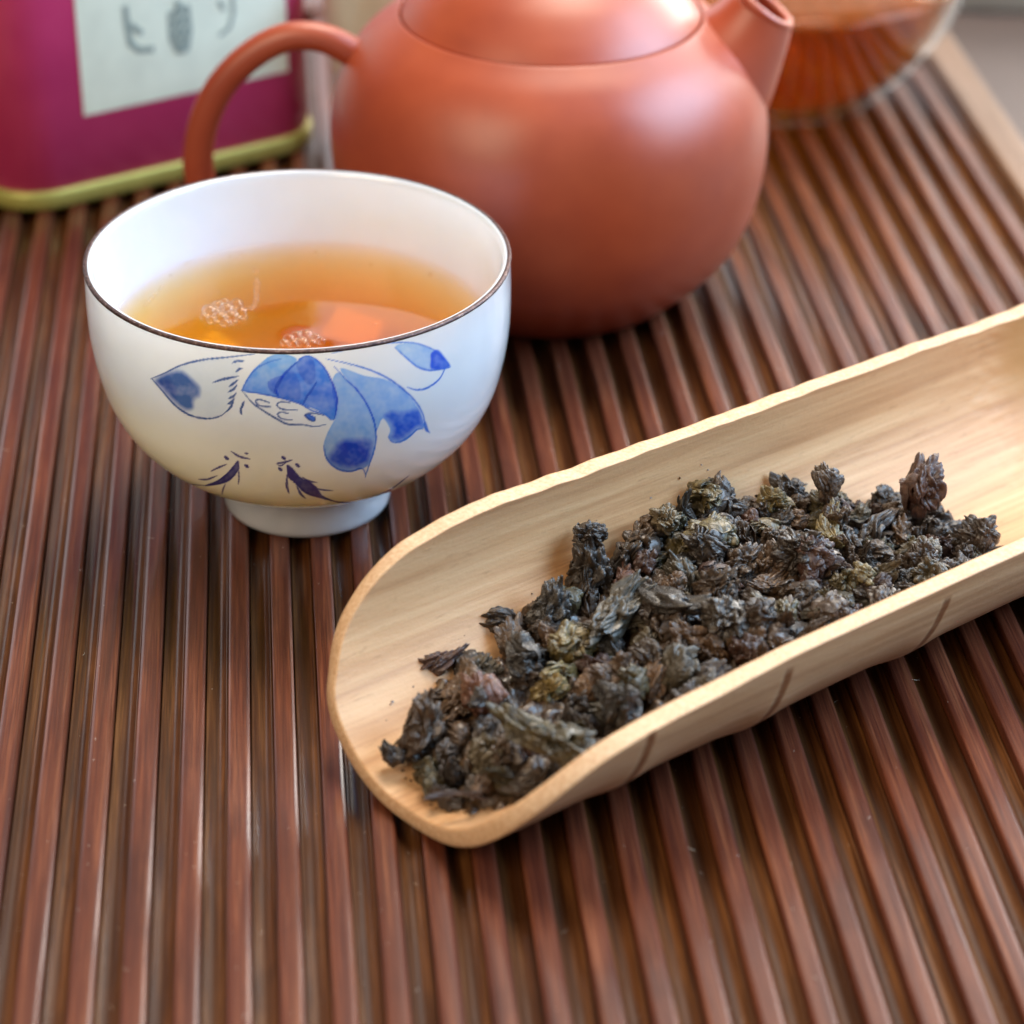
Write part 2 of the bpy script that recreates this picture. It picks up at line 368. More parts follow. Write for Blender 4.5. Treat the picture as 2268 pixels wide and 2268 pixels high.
def stroke(pts, wd, y=-.03):
    p = np.array(pts, float); Vv = []; Ff = []
    for k in range(len(p)-1):
        a, b = p[k], p[k+1]; d = (b-a)/np.linalg.norm(b-a); nn = np.array([-d[1], d[0]])*wd/2; a = a-d*wd*.3; b = b+d*wd*.3
        base = len(Vv)
        for yy in (y, y+.01):
            for q in (a-nn, b-nn, b+nn, a+nn): Vv.append((q[0], yy, q[1]))
        Ff += [tuple(base+i for i in f) for f in ((0, 1, 2, 3), (7, 6, 5, 4), (0, 4, 5, 1), (1, 5, 6, 2), (2, 6, 7, 3), (3, 7, 4, 0))]
        y -= .0007
    return Vv, Ff
def character(lst, wd):
    VV, FF = [], []
    for j, s_ in enumerate(lst):
        v, f = stroke(s_, wd, -.031-.003*j); FF += [tuple(x+len(VV) for x in q) for q in f]; VV += v
    return mesh_np('character', VV, FF, False)
link('character', character([[(1.32, 3.95), (1.34, 3.55), (1.38, 3.2), (1.55, 3.02), (1.85, 2.98)], [(1.45, 3.55), (1.62, 3.38)]], .13), M_ink, lab)
link('character', character([[(2.30, 3.62), (2.30, 3.1), (2.42, 2.85)], [(2.30, 3.62), (2.68, 3.70), (2.70, 3.2), (2.62, 2.85)], [(2.34, 3.40), (2.66, 3.45)], [(2.34, 3.18), (2.66, 3.22)], [(2.48, 3.85), (2.50, 2.80)], [(2.42, 2.85), (2.62, 2.85)]], .13), M_ink, lab)
link('character', character([[(3.70, 3.95), (3.72, 3.4), (3.62, 3.1), (3.40, 2.98)], [(3.42, 3.7), (3.50, 3.5)]], .09), M_ink, lab)

# ------------------------------------------------------------------ cream cup peeking out between tin and teapot
c2 = empty('porcelain_cup', (-2.05, 51.25, 0)); tag(c2, 'cream porcelain cup glimpsed behind the left side of the clay teapot', 'cup')
M_cream = mat_simple('cream_porcelain', (.66, .60, .48), .2)
link('body', lathe('cream_body', smooth_prof([(0, .5), (1.0, .52), (1.5, .9), (1.9, 1.8), (2.05, 3.0), (2.08, 3.9), (2.0, 3.92), (1.95, 3.0), (1.8, 1.9), (1.4, 1.1), (.8, .75), (0, .7)])), M_cream, c2)
link('foot', lathe('cream_foot', [(.7, .55), (1.0, .55), (.98, 0), (.85, 0), (.8, .5)], 64), M_cream, c2)

# ------------------------------------------------------------------ glass pitcher with dark tea
jg = empty('glass_pitcher', (5.85, 54.1, 0)); tag(jg, 'clear glass serving pitcher behind the teapot, half full of dark orange tea', 'pitcher')
def schlick(t, f0):
    g = t.n('ShaderNodeNewGeometry'); d = t.n('ShaderNodeVectorMath', operation='DOT_PRODUCT'); t.set(d.inputs[0], g.outputs['Incoming']); t.set(d.inputs[1], g.outputs['Normal'])
    c = t.math('ABSOLUTE', d.outputs['Value']); p = t.math('POWER', t.math('SUBTRACT', 1.0, c, clamp=True), 5.0)
    return t.math('MULTIPLY_ADD', p, 1-f0, f0)
def mat_glass(name, tint=(1, 1, 1), f=1.0):
    t = NT(name); fr = schlick(t, .045)
    tr = t.n('ShaderNodeBsdfTransparent'); t.set(tr.inputs[0], tint); gl = t.n('ShaderNodeBsdfGlossy'); gl.inputs['Roughness'].default_value = .03
    mx = t.n('ShaderNodeMixShader'); t.set(mx.inputs[0], t.math('MULTIPLY', fr, f)); t.set(mx.inputs[1], tr.outputs[0]); t.set(mx.inputs[2], gl.outputs[0])
    t.t.links.new(mx.outputs[0], t.out.inputs[0]); return t.m
M_glass = mat_glass('clear_glass', (.97, .98, .97))
jo = [(0, 0), (1.85, 0), (2.3, .12), (2.75, .45), (3.25, 1.0), (3.75, 1.8), (4.12, 2.7), (4.3, 3.5), (4.32, 4.6), (4.25, 6.0), (4.3, 6.6)]
ji = [(4.18, 6.6), (4.13, 6.0), (4.2, 4.6), (4.18, 3.5), (4.0, 2.72), (3.63, 1.85), (3.12, 1.1), (2.6, .6), (2.0, .35), (0, .32)]
link('glass_body', lathe('pitcher_glass', np.vstack([smooth_prof(jo, 60), smooth_prof(ji, 60)])), M_glass, jg)
link('handle', tube('pitcher_handle', [(4.2, .0, 5.8), (5.2, 0, 6.0), (5.9, 0, 5.2), (5.8, 0, 4.0), (5.1, 0, 3.1), (4.2, 0, 2.9)], [.2]*6), M_glass, jg)
def mat_tea(name, absorb, dens, murk=None):
    t = NT(name); fr = schlick(t, .022)
    tr = t.n('ShaderNodeBsdfTransparent'); gl = t.n('ShaderNodeBsdfGlossy'); gl.inputs['Roughness'].default_value = .01
    geo = t.n('ShaderNodeNewGeometry'); sep = t.n('ShaderNodeSeparateXYZ'); t.set(sep.inputs[0], geo.outputs['True Normal'])
    topf = t.math('GREATER_THAN', sep.outputs[2], .85)
    mx = t.n('ShaderNodeMixShader'); t.set(mx.inputs[0], t.math('MULTIPLY', fr, topf)); t.set(mx.inputs[1], tr.outputs[0]); t.set(mx.inputs[2], gl.outputs[0])
    t.t.links.new(mx.outputs[0], t.out.inputs[0])
    if murk:
        df = t.n('ShaderNodeBsdfDiffuse'); t.set(df.inputs[0], murk); m2 = t.n('ShaderNodeMixShader'); m2.inputs[0].default_value = .38
        t.set(m2.inputs[1], mx.outputs[0]); t.set(m2.inputs[2], df.outputs[0]); t.t.links.new(m2.outputs[0], t.out.inputs[0])
    va = t.n('ShaderNodeVolumeAbsorption'); t.set(va.inputs['Color'], absorb); va.inputs['Density'].default_value = dens
    t.t.links.new(va.outputs[0], t.out.inputs['Volume']); return t.m
M_tea2 = mat_tea('dark_orange_tea', (.95, .68, .04), 100, (.42, .11, .012))
tp = [p for p in smooth_prof([(0, .36), (2.0, .38), (2.57, .64), (3.08, 1.13), (3.58, 1.87), (3.93, 2.68), (4.02, 2.95)], 40)]
t2 = link('tea', lathe('pitcher_tea', tp+[(3.0, 2.95), (1.5, 2.95), (0, 2.95)]), M_tea2)
t2.location = Vector((5.85, 54.1, 0))*S
tag(t2, 'dark orange brewed tea filling the lower half of the glass pitcher', 'tea')

# ------------------------------------------------------------------ clay teapot
pot = empty('clay_teapot', (.62, 44.1, 0)); tag(pot, 'round red clay teapot with flush lid, ring handle and short spout behind the cup', 'teapot')
ZL, RL = 5.42, 2.78
prof = smooth_prof([(1.9, 0), (2.45, .0), (2.75, .22), (3.2, .62), (3.62, 1.15), (3.92, 1.85), (4.06, 2.6), (4.08, 3.3), (3.97, 4.0), (3.70, 4.6), (3.32, 5.05), (RL+.03, 5.42)], 110)
prof = np.vstack([prof, [(RL+.01, 5.43), (RL, 5.40), (RL-.02, 5.25), (RL-.3, 5.2)]])
pb = lathe('teapot_body', prof, 200)
for v_ in pb.vertices:
    an = math.atan2(v_.co.y, v_.co.x)+R(83); zz = v_.co.z/S
    f_ = 1-.034*math.exp(-(an/.19)**2)*math.exp(-((zz-3.0)/1.9)**2)+.006*math.exp(-((an+.38)/.22)**2)*math.exp(-((zz-3.0)/1.9)**2)
    v_.co.x *= f_; v_.co.y *= f_
link('body', pb, M_clay, pot)
lp = smooth_prof([(RL-.28, 5.3), (RL-.05, 5.33), (RL-.045, 5.42), (RL-.075, 5.46), (2.45, 5.74), (2.0, 6.12), (1.4, 6.45), (.8, 6.62), (.5, 6.68)], 60)
link('lid', lathe('teapot_lid', lp, 140), M_clay, pot)
link('knob', lathe('teapot_knob', smooth_prof([(.45, 6.64), (.38, 6.8), (.5, 6.97), (.72, 7.2), (.76, 7.45), (.6, 7.7), (.3, 7.81), (0, 7.83)], 40), 64), M_clay, pot)
link('handle', tube('teapot_handle', [(-2.9, 0, 4.2), (-3.5, 0, 4.52), (-4.15, 0, 4.86), (-4.85, 0, 4.88), (-5.55, 0, 4.5), (-6.15, 0, 3.85), (-6.52, 0, 3.0), (-6.6, 0, 2.1), (-6.3, 0, 1.3), (-5.6, 0, .85), (-4.7, 0, .95), (-3.6, 0, 1.4)],
     [.42, .30, .27, .27, .275, .28, .285, .29, .29, .28, .27, .34], 28), M_clay, pot)
def spout():
    c = np.array([(2.4, 0, 3.35), (2.8, 0, 3.93), (3.2, 0, 4.45), (3.58, 0, 5.02), (3.88, 0, 5.58)]); rad = [1.5, 1.34, 1.12, .84, .62]
    me = tube('spout', c, rad, 36, caps=False, sub=8); return me
sp = link('spout', spout(), M_clay, pot)
md = sp.modifiers.new('thickness', 'SOLIDIFY'); md.thickness = .0012; md.offset = -1
# fillet ring where the spout lip ends
tdir = np.array([.58, 0, .81]); tdir /= np.linalg.norm(tdir); ctr = np.array([3.88, 0, 5.58]); a_ = np.linspace(0, 2*math.pi, 37)[:-1]
e1 = np.array([0, 1., 0]); e2 = np.cross(tdir, e1)
ringp = np.array([ctr+.57*(math.cos(a)*e1+math.sin(a)*e2) for a in a_]); Vv = []
for k, a in enumerate(a_):
    rad_ = math.cos(a)*e1+math.sin(a)*e2
    for b in np.linspace(0, 2*math.pi, 11)[:-1]: Vv.append(ringp[k]+.085*(math.cos(b)*rad_+math.sin(b)*tdir))
link('spout_lip', mesh_np('spout_lip', Vv, [((k*10+j), (k*10+(j+1) % 10), (((k+1) % 36)*10+(j+1) % 10), (((k+1) % 36)*10+j)) for k in range(36) for j in range(10)]), M_clay, sp)

# ------------------------------------------------------------------ painted porcelain cup
CX, CY = -3.38625, 35.82936
cup = empty('tea_cup', (CX, CY, 0)); tag(cup, 'white porcelain tea cup with blue painted lotus petals and dark rim, filled with tea', 'cup')
outer = [(1.40, .80), (1.62, .84), (2.02, .98), (2.46, 1.27), (2.84, 1.68), (3.10, 2.18), (3.24, 2.7), (3.315, 3.2), (3.335, 3.7), (3.33, 4.1), (3.325, 4.36), (3.29, 4.405), (3.25, 4.415)]
inner = [(3.21, 4.385), (3.15, 4.0), (3.10, 3.7), (3.02, 3.2), (2.97, 2.7), (2.85, 2.2), (2.60, 1.75), (2.22, 1.38), (1.6, 1.08), (.8, .98), (0.0, .96)]
po = smooth_prof(outer, 250); pi_ = smooth_prof(inner, 60)
a0, a1 = R(-90-82), R(-90+82)
AN = np.r_[np.linspace(a0, a1, 560), np.linspace(a1, a0+2*math.pi, 62)[1:-1]]
body_me = lathe('cup_body', np.vstack([po, pi_]), ang=AN)

def paint(px, py, base=None):
    """underglaze painting as a multiplier colour; px, py in the painting's own drawing plane"""
    X = (px-300)*2.76; Y = (py-700)*2.76; n = len(X)
    C = np.ones((n, 3))
    q = np.stack([X*.012, Y*.012, X*0], -1); n1 = noise(q); n2 = noise(q*3.1+7); n3 = noise(q*9+3)
    def segd(pts, m):
        d = np.full(m.sum(), 1e9); tpos = np.zeros(m.sum()); x = X[m]; y = Y[m]; L = 0
        p = np.array(pts, float); tot = np.hypot(*np.diff(p, axis=0).T).sum()
        for k in range(len(p)-1):
            a, b = p[k], p[k+1]; ab = b-a; l = np.hypot(*ab); t = np.clip(((x-a[0])*ab[0]+(y-a[1])*ab[1])/(l*l), 0, 1)
            dd = np.hypot(x-a[0]-t*ab[0], y-a[1]-t*ab[1]); u = dd < d; d[u] = dd[u]; tpos[u] = ((L+t*l)/tot)[u]; L += l
        return d, tpos
    def cr_(pts, closed=False):
        p = np.array(pts, float)
        if len(p) < 3: return p
        q = np.vstack([p[-1], p, p[0], p[1]]) if closed else np.vstack([2*p[0]-p[1], p, 2*p[-1]-p[-2]]); out = []
        for k in range(len(q)-3):
            a, b, c, d = q[k:k+4]
            for t in (0, .25, .5, .75): out.append(.5*(2*b+(c-a)*t+(2*a-5*b+4*c-d)*t*t+(3*b-a-3*c+d)*t**3))
        if not closed: out.append(q[-2])
        return np.array(out)
    def box(pts, pad):
        p = np.array(pts); return (X > p[:, 0].min()-pad) & (X < p[:, 0].max()+pad) & (Y > p[:, 1].min()-pad) & (Y < p[:, 1].max()+pad)
    def line(pts, wd, colr, op=.85, smooth=True, taper=.6):
        p = cr_(pts) if smooth else np.array(pts, float); m = box(p, wd*2+6)
        if not m.any(): return
        d, t = segd(p, m); ww = wd*(1-taper*np.abs(2*t-1)**2)*(1+.3*n2[m]); a = np.clip((ww-d)/3.0+.5, 0, 1)*op*(1+.25*n3[m])
        a = np.clip(a, 0, 1)[:, None]; C[m] = C[m]*(1-a)+np.minimum(C[m], np.array(colr))*a
    def fill(pts, colr, op=.8, soft=6, grain=.2, edge=.25):
        p = cr_(pts, True); m = box(p, soft+4)
        if not m.any(): return
        x = X[m]+n2[m]*4; y = Y[m]+n1[m]*4; ins = np.zeros(len(x), bool); j = len(p)-1
        for i in range(len(p)):
            c = ((p[i, 1] > y) != (p[j, 1] > y)); den = (p[j, 1]-p[i, 1]) or 1e-9
            ins ^= c & (x < (p[j, 0]-p[i, 0])*(y-p[i, 1])/den+p[i, 0]); j = i
        d, _ = segd(np.vstack([p, p[:1]]), m); sd = np.where(ins, d, -d)
        hs = .5 if soft < 20 else .08
        cov = np.clip(sd/soft+hs, 0, 1)
        a = cov*op*(1+grain*(n1[m]*1.6+n2[m]*.8))+(np.clip(sd/4+.5, 0, 1)*np.exp(-np.maximum(sd, 0)/8)*edge*op if soft < 20 else 0)
        a = np.clip(a, 0, 1)[:, None]; C[m] = C[m]*(1-a)+C[m]*np.array(colr)*a
    LB = (.24, .52, .98); MB = (.07, .26, .82); DB = (.045, .18, .74); GB = (.07, .19, .52); INK = (.02, .07, .36); PUR = (.10, .085, .36)
    # left petal
    fill([(110, 388), (260, 312), (430, 270), (600, 262), (640, 300), (610, 400), (580, 500), (540, 590), (440, 625), (330, 602), (240, 540), (160, 455)], (.80, .86, .93), .5)
    fill([(112, 388), (210, 330), (290, 328), (350, 375), (405, 435), (400, 495), (368, 520), (360, 572), (310, 585), (240, 540), (160, 455)], (.12, .30, .66), .95, 34)
    fill([(120, 395), (200, 370), (260, 440), (250, 520), (180, 470)], DB, .45, 30)
    line([(95, 383), (180, 348), (280, 300), (420, 266), (560, 252), (730, 232)], 6, GB, .9)
    line([(100, 383), (160, 452), (240, 543), (330, 605), (440, 628), (525, 608), (575, 562)], 6, GB, .95)
    for s_ in ([(468, 408), (540, 385), (630, 368)], [(588, 288), (620, 276), (668, 276)], [(610, 344), (635, 325), (658, 318)], [(572, 432), (600, 412), (628, 388)], [(566, 465), (598, 448), (622, 420)], [(570, 505), (598, 490), (618, 465)], [(560, 540), (585, 528), (608, 500)], [(552, 588), (580, 560), (600, 520)], [(645, 575), (655, 545), (664, 520)], [(642, 560), (645, 590), (655, 606)]):
        line(s_, 8, GB, .9, taper=.8)
    # middle petals
    fill([(655, 455), (690, 370), (750, 300), (830, 242), (900, 232), (970, 250), (985, 280), (940, 330), (890, 390), (862, 440), (872, 492), (760, 474)], LB, .85)
    fill([(810, 400), (870, 370), (905, 375), (870, 440), (862, 480), (820, 450)], MB, .5, 8)
    fill([(985, 280), (1018, 250), (1055, 240), (1105, 265), (1160, 320), (1205, 420), (1235, 505), (1225, 600), (1205, 635), (1120, 580), (1030, 545), (960, 515), (876, 495), (862, 450), (900, 365)], (.10, .36, .92), .85)
    fill([(985, 285), (1040, 245), (1090, 275), (1100, 380), (1060, 420), (1000, 350)], (.10, .30, .75), .45, 10)
    fill([(880, 390), (950, 330), (1000, 400), (1010, 500), (960, 510), (880, 480)], (.15, .36, .80), .35, 10)
    fill([(1060, 480), (1150, 420), (1225, 480), (1225, 560), (1120, 560)], (.40, .62, .95), .35, 14)
    line([(650, 455), (690, 380), (740, 320), (820, 280), (890, 262)], 5, MB, .8)
    line([(985, 283), (935, 330), (880, 395), (855, 455), (876, 498)], 9, DB, .9)
    line([(1000, 262), (1050, 243), (1100, 262), (1150, 310), (1200, 400), (1232, 500), (1225, 590), (1212, 636)], 6, DB, .9)
    line([(1108, 400), (1080, 450), (1050, 490), (1025, 540)], 8, DB, .9)
    # seed pod
    line([(648, 455), (760, 474), (880, 498), (1000, 533), (1080, 578), (1150, 598), (1195, 636)], 6, MB, .9)
    line([(655, 460), (720, 535), (800, 590), (870, 632), (935, 662), (1030, 665), (1095, 676), (1165, 662)], 6, GB, .85)
    for s_ in ([(820, 530), (760, 510), (735, 520), (760, 548), (828, 555)], [(945, 530), (890, 524), (865, 545), (900, 570), (992, 576)], [(935, 595), (890, 588), (868, 600), (895, 628), (955, 634)], [(1150, 605), (1090, 595), (1040, 600), (1048, 622), (1090, 645), (1100, 618)]):
        line(s_, 5, GB, .85, taper=.3)
    fill([(1035, 605), (1070, 603), (1100, 630), (1085, 642), (1055, 628)], MB, .8, 4)
    # big hanging petal
    fill([(1200, 420), (1235, 345), (1290, 392), (1360, 462), (1425, 560), (1462, 660), (1470, 760), (1445, 870), (1400, 928), (1310, 946), (1225, 930), (1170, 875), (1150, 790), (1180, 700), (1225, 600)], (.28, .55, .96), .72)
    fill([(1165, 880), (1200, 800), (1260, 745), (1330, 740), (1400, 735), (1460, 760), (1462, 820), (1420, 920), (1310, 948), (1220, 928)], DB, .95, 44)
    fill([(1230, 800), (1300, 770), (1400, 790), (1400, 850), (1290, 840)], (.4, .6, .95), .3, 20)
    line([(1215, 308), (1290, 390), (1365, 465), (1425, 560), (1462, 660), (1470, 760), (1450, 850), (1425, 920), (1405, 985)], 6, MB, .95)
    line([(1152, 790), (1162, 855), (1200, 910), (1255, 942), (1320, 949), (1370, 932), (1395, 940), (1408, 975)], 6, DB, .9)
    # right petal
    fill([(1250, 320), (1400, 365), (1520, 385), (1620, 440), (1700, 520), (1750, 612), (1762, 682), (1720, 700), (1655, 758), (1590, 770), (1547, 740), (1556, 690), (1512, 625), (1475, 700), (1462, 655), (1425, 560), (1360, 465)], (.24, .52, .97), .68)
    fill([(1510, 612), (1560, 572), (1640, 575), (1735, 560), (1766, 640), (1757, 690), (1720, 697), (1652, 757), (1592, 770), (1545, 742), (1562, 690)], (.06, .25, .85), .95, 38)
    line([(1165, 262), (1330, 298), (1480, 348), (1600, 418), (1700, 508), (1758, 600), (1772, 685), (1802, 715)], 6, MB, .9)
    line([(1770, 640), (1778, 690), (1800, 714)], 11, MB, .9, taper=.9)
    line([(1545, 740), (1572, 770), (1622, 768), (1682, 730), (1722, 693), (1756, 690)], 6, MB, .9)
    # far right petal
    fill([(1590, 182), (1700, 166), (1812, 200), (1882, 252), (1918, 306), (1860, 326), (1782, 326), (1710, 298), (1640, 238)], (.32, .56, .93), .65)
    fill([(1808, 228), (1850, 208), (1892, 256), (1922, 306), (1870, 328), (1806, 318), (1806, 270)], (.05, .24, .84), .9, 14)
    line([(1200, 228), (1400, 184), (1560, 164), (1700, 164), (1812, 200), (1882, 252), (1928, 310)], 5, MB, .85)
    line([(1585, 190), (1650, 250), (1720, 308), (1795, 332), (1865, 325), (1925, 314)], 6, MB, .9)
    line([(1895, 318), (1855, 388), (1785, 438), (1720, 452), (1660, 434)], 6, MB, .9)
    # grasses near the foot
    fill([(628, 880), (634, 925), (615, 965), (570, 1010), (500, 1032), (420, 1038), (500, 1004), (560, 958), (600, 912)], PUR, .95, 4, .15)
    fill([(925, 910), (962, 932), (1010, 985), (1062, 1010), (1112, 1050), (1142, 1095), (1210, 1130), (1120, 1112), (1040, 1085), (980, 1030), (935, 985)], PUR, .95, 4, .15)
    for s_, wd in (([(385, 998), (440, 998), (500, 975)], 6), ([(460, 950), (510, 925), (560, 905)], 6), ([(630, 940), (633, 990), (628, 1030)], 5), ([(550, 1025), (535, 1060), (530, 1090)], 5), ([(585, 828), (635, 858), (700, 874)], 7), ([(668, 838), (690, 842)], 6),
                   ([(930, 960), (925, 1030), (938, 1086)], 8), ([(985, 1040), (1010, 1085), (1040, 1116)], 8), ([(1020, 985), (1060, 1008), (1112, 1018)], 6), ([(1090, 1050), (1140, 1062), (1208, 1068)], 5), ([(862, 900), (905, 895), (958, 880)], 7), ([(865, 905), (890, 915), (930, 890)], 4),
                   ([(420, 1036), (300, 1022), (200, 978), (110, 925), (40, 860)], 5), ([(1140, 1100), (1220, 1134), (1340, 1140), (1450, 1112), (1560, 1060), (1672, 975)], 6)):
        line(s_, wd, PUR, .9, taper=.7)
    for cx_, cy_ in ((557, 868), (680, 918), (905, 867), (992, 913), (885, 936)): line([(cx_-8, cy_-6), (cx_+8, cy_+6)], 10, PUR, .95, False, .3)
    return C
co = np.empty(len(body_me.vertices)*3); body_me.vertices.foreach_get('co', co); co = co.reshape(-1, 3)/S
Cc = np.ones((len(co), 4)); nA = len(AN); front = np.zeros(len(co), bool)
ii = np.arange(len(co)); front = (ii//nA < len(po)) & (ii % nA < 560)
wp = co[front]+np.array([CX, CY, 0]); px, py = project(wp)
Cc[front, :3] = paint(px, py)
at_ = body_me.color_attributes.new('paint', 'FLOAT_COLOR', 'POINT'); at_.data.foreach_set('color', Cc.ravel())
link('body', body_me, M_porc_paint, cup)
link('foot', lathe('cup_foot', smooth_prof([(1.2, .86), (1.44, .835), (1.43, .75), (1.405, .45), (1.37, .08), (1.33, .01), (1.25, 0), (1.19, .03), (1.17, .5), (1.16, .84)], 60), 120), M_porc, cup)
rr_ = []
for b in np.linspace(0, 2*math.pi, 15)[:-1]: rr_.append((3.298+.042*math.cos(b), 4.388+.034*math.sin(b)))
link('rim', lathe('cup_rim', rr_, 220, closed_loop=True), M_rim, cup)

# tea in the cup
BUB = [(at(499, 694, 3.2), .52), (at(672, 752, 3.2), .50)]
M_tea = mat_tea('amber_tea', (.985, .755, .07), 108)
TZ = 3.2; ti = smooth_prof([(.02, .99), (.8, 1.01), (1.58, 1.11), (2.19, 1.41), (2.56, 1.78), (2.81, 2.22), (2.93, 2.71), (2.975, 3.18)], 50)
top_r = np.r_[2.985, 2.96, 2.93, 2.88, np.linspace(2.8, .02, 90)]
tprof = np.vstack([ti, [(3.0, TZ+.05)], np.column_stack([top_r, TZ+.035*np.exp(-(3.0-top_r)/.06)])])
tme = lathe('tea', tprof, 240); co = np.empty(len(tme.vertices)*3); tme.vertices.foreach_get('co', co); co = co.reshape(-1, 3)
is_top = np.arange(len(co)) >= (len(ti)+1)*240
for c, rr in BUB:
    d = np.hypot(co[:, 0]/S-(c[0]-CX), co[:, 1]/S-(c[1]-CY)); co[:, 2] += is_top*.030*S*np.exp(-(d/(rr*.55))**2)
co[is_top, 2] += noise(np.column_stack([co[is_top, :2]/S*.8, np.zeros(is_top.sum())]))*.0012*S
tme.vertices.foreach_set('co', co.ravel()); tme.update()
tea = link('tea', tme, M_tea); tea.location = Vector((CX, CY, 0))*S
tag(tea, 'amber tea with bubble clusters, filling the blue painted porcelain cup', 'tea')
def mat_bub():
    t = NT('bubble_film'); lw = t.n('ShaderNodeLayerWeight'); lw.inputs[0].default_value = .35
    tr = t.n('ShaderNodeBsdfTransparent'); t.set(tr.inputs[0], (.99, .97, .93)); gl = t.n('ShaderNodeBsdfGlossy'); gl.inputs['Roughness'].default_value = .08
    mx = t.n('ShaderNodeMixShader'); t.set(mx.inputs[0], t.math('MULTIPLY_ADD', t.math('POWER', lw.outputs['Facing'], 2.3), 1.3, .02)); t.set(mx.inputs[1], tr.outputs[0]); t.set(mx.inputs[2], gl.outputs[0])
    t.t.links.new(mx.outputs[0], t.out.inputs[0]); return t.m
M_bub = mat_bub()
bm = bmesh.new(); bmesh.ops.create_uvsphere(bm, u_segments=20, v_segments=14, radius=S)
bub_me = bpy.data.meshes.new('bubble'); bm.to_mesh(bub_me); bm.free(); bub_me.polygons.foreach_set('use_smooth', [True]*len(bub_me.polygons)); bub_me.materials.append(M_bub)
def bubble(p, r):
    o = link('bubble', bub_me, None, tea); o.location = ((p[0]-CX)*S, (p[1]-CY)*S, (p[2]+r*.25)*S); o.scale = (r, r, r*.85)
K = W/1932
for x, y, r in [(395, 590, .13), (412, 578, .10), (428, 588, .14), (447, 577, .12), (438, 600, .13), (415, 602, .12), (400, 606, .09), (455, 592, .11), (425, 572, .08), (408, 592, .08), (441, 610, .07), (425, 612, .09), (462, 600, .06), (468, 584, .05), (384, 600, .06), (432, 594, .07), (418, 586, .07), (450, 602, .06), (388, 583, .05)]:
    bubble(at(x*K, y*K, 3.235), r*.92)
for x, y, r in [(545, 642, .10), (560, 636, .10), (577, 638, .14), (595, 640, .09), (606, 646, .08), (536, 648, .07), (570, 648, .11), (588, 650, .10), (553, 651, .09), (601, 637, .05), (566, 630, .05)]:
    bubble(at(x*K, y*K, 3.235), r*.92)
for x, y, r in [(483, 512, .06), (484, 527, .035), (485, 537, .065), (484, 549, .055), (485, 560, .05), (484, 569, .05), (481, 576, .04), (477, 583, .04), (480, 470, .03), (595, 478, .04), (618, 481, .035), (700, 500, .03), (812, 519, .045), (300, 548, .03), (292, 556, .04), (286, 563, .045), (280, 570, .04), (274, 577, .03), (305, 541, .03), (352, 499, .035), (360, 494, .03), (432, 485, .03), (455, 481, .03), (710, 612, .02), (500, 560, .02), (606, 484, .02), (322, 520, .03)]:  # the upright string imitates a lamp glint on the tea; the rest are bubbles
    bubble(at(x*K, y*K, 3.2), r)

# ------------------------------------------------------------------ bamboo scoop
AL, SC0, SC1, RS, TH = 0.64687819, -1.26335, 27.29218, 2.532953, .266
ax = np.array([math.cos(AL), math.sin(AL), 0]); mx_ = np.array([-math.sin(AL), math.cos(AL), 0])
def scoop_pt(s, wv, z): return np.array([SC0, SC1, 0])+ax*s+mx_*wv+np.array([0, 0, z])
scoop = empty('tea_scoop', (SC0, SC1, .004), AL)
tag(scoop, 'pale half round bamboo tea scoop holding dry tea leaves', 'scoop')
Fk = [(-79.5, 2.5), (-77, 1.8), (-73, 1.2), (-66, .72), (-56, .30), (-45, .02), (-30, -.14), (-6, -.17), (13, -.25), (32, -.255), (48, -.18), (59, .04), (68, .26), (76, .55), (84, .95), (90, 1.40), (94, 2.1), (95.8, 3.1)]
Fc = smooth_prof([(a/20., b) for a, b in Fk], 150)
front_c = np.array([(p[0], p[1]) for p in Fc]); 
# smooth_prof clamps negative radius, so redo the curve without clamping
def cr_curve(pts, per=9):
    p = np.array(pts, float); p = np.vstack([2*p[0]-p[1], p, 2*p[-1]-p[-2]]); out = []
    for k in range(len(p)-3):
        a, b, c, d = p[k:k+4]
        for t in np.linspace(0, 1, per, endpoint=False): out.append(.5*(2*b+(c-a)*t+(2*a-5*b+4*c-d)*t*t+(3*b-a-3*c+d)*t**3))
    out.append(p[-2]); return np.array(out)
front_c = cr_curve(Fk); nv = len(front_c)
SEND = 17.0; ntau = 420
tau = np.linspace(0, 1, ntau); tau = (tau*.75+tau**2*.25)
v = np.linspace(0, 1, nv); backphi = -83+(92.5+83)*((front_c[:, 0]-front_c[0, 0])/(front_c[-1, 0]-front_c[0, 0]))
phi = (1-tau)[:, None]*front_c[:, 0][None]+tau[:, None]*backphi[None]
ss = (1-tau)[:, None]*front_c[:, 1][None]+tau[:, None]*SEND
near_fit = np.interp(ss, [0, 2.5, 4.4, 7.4, 17], [0, 0, -3.0, -3.2, -1.5])
phi += near_fit*np.clip((-phi-40)/40, 0, 1)
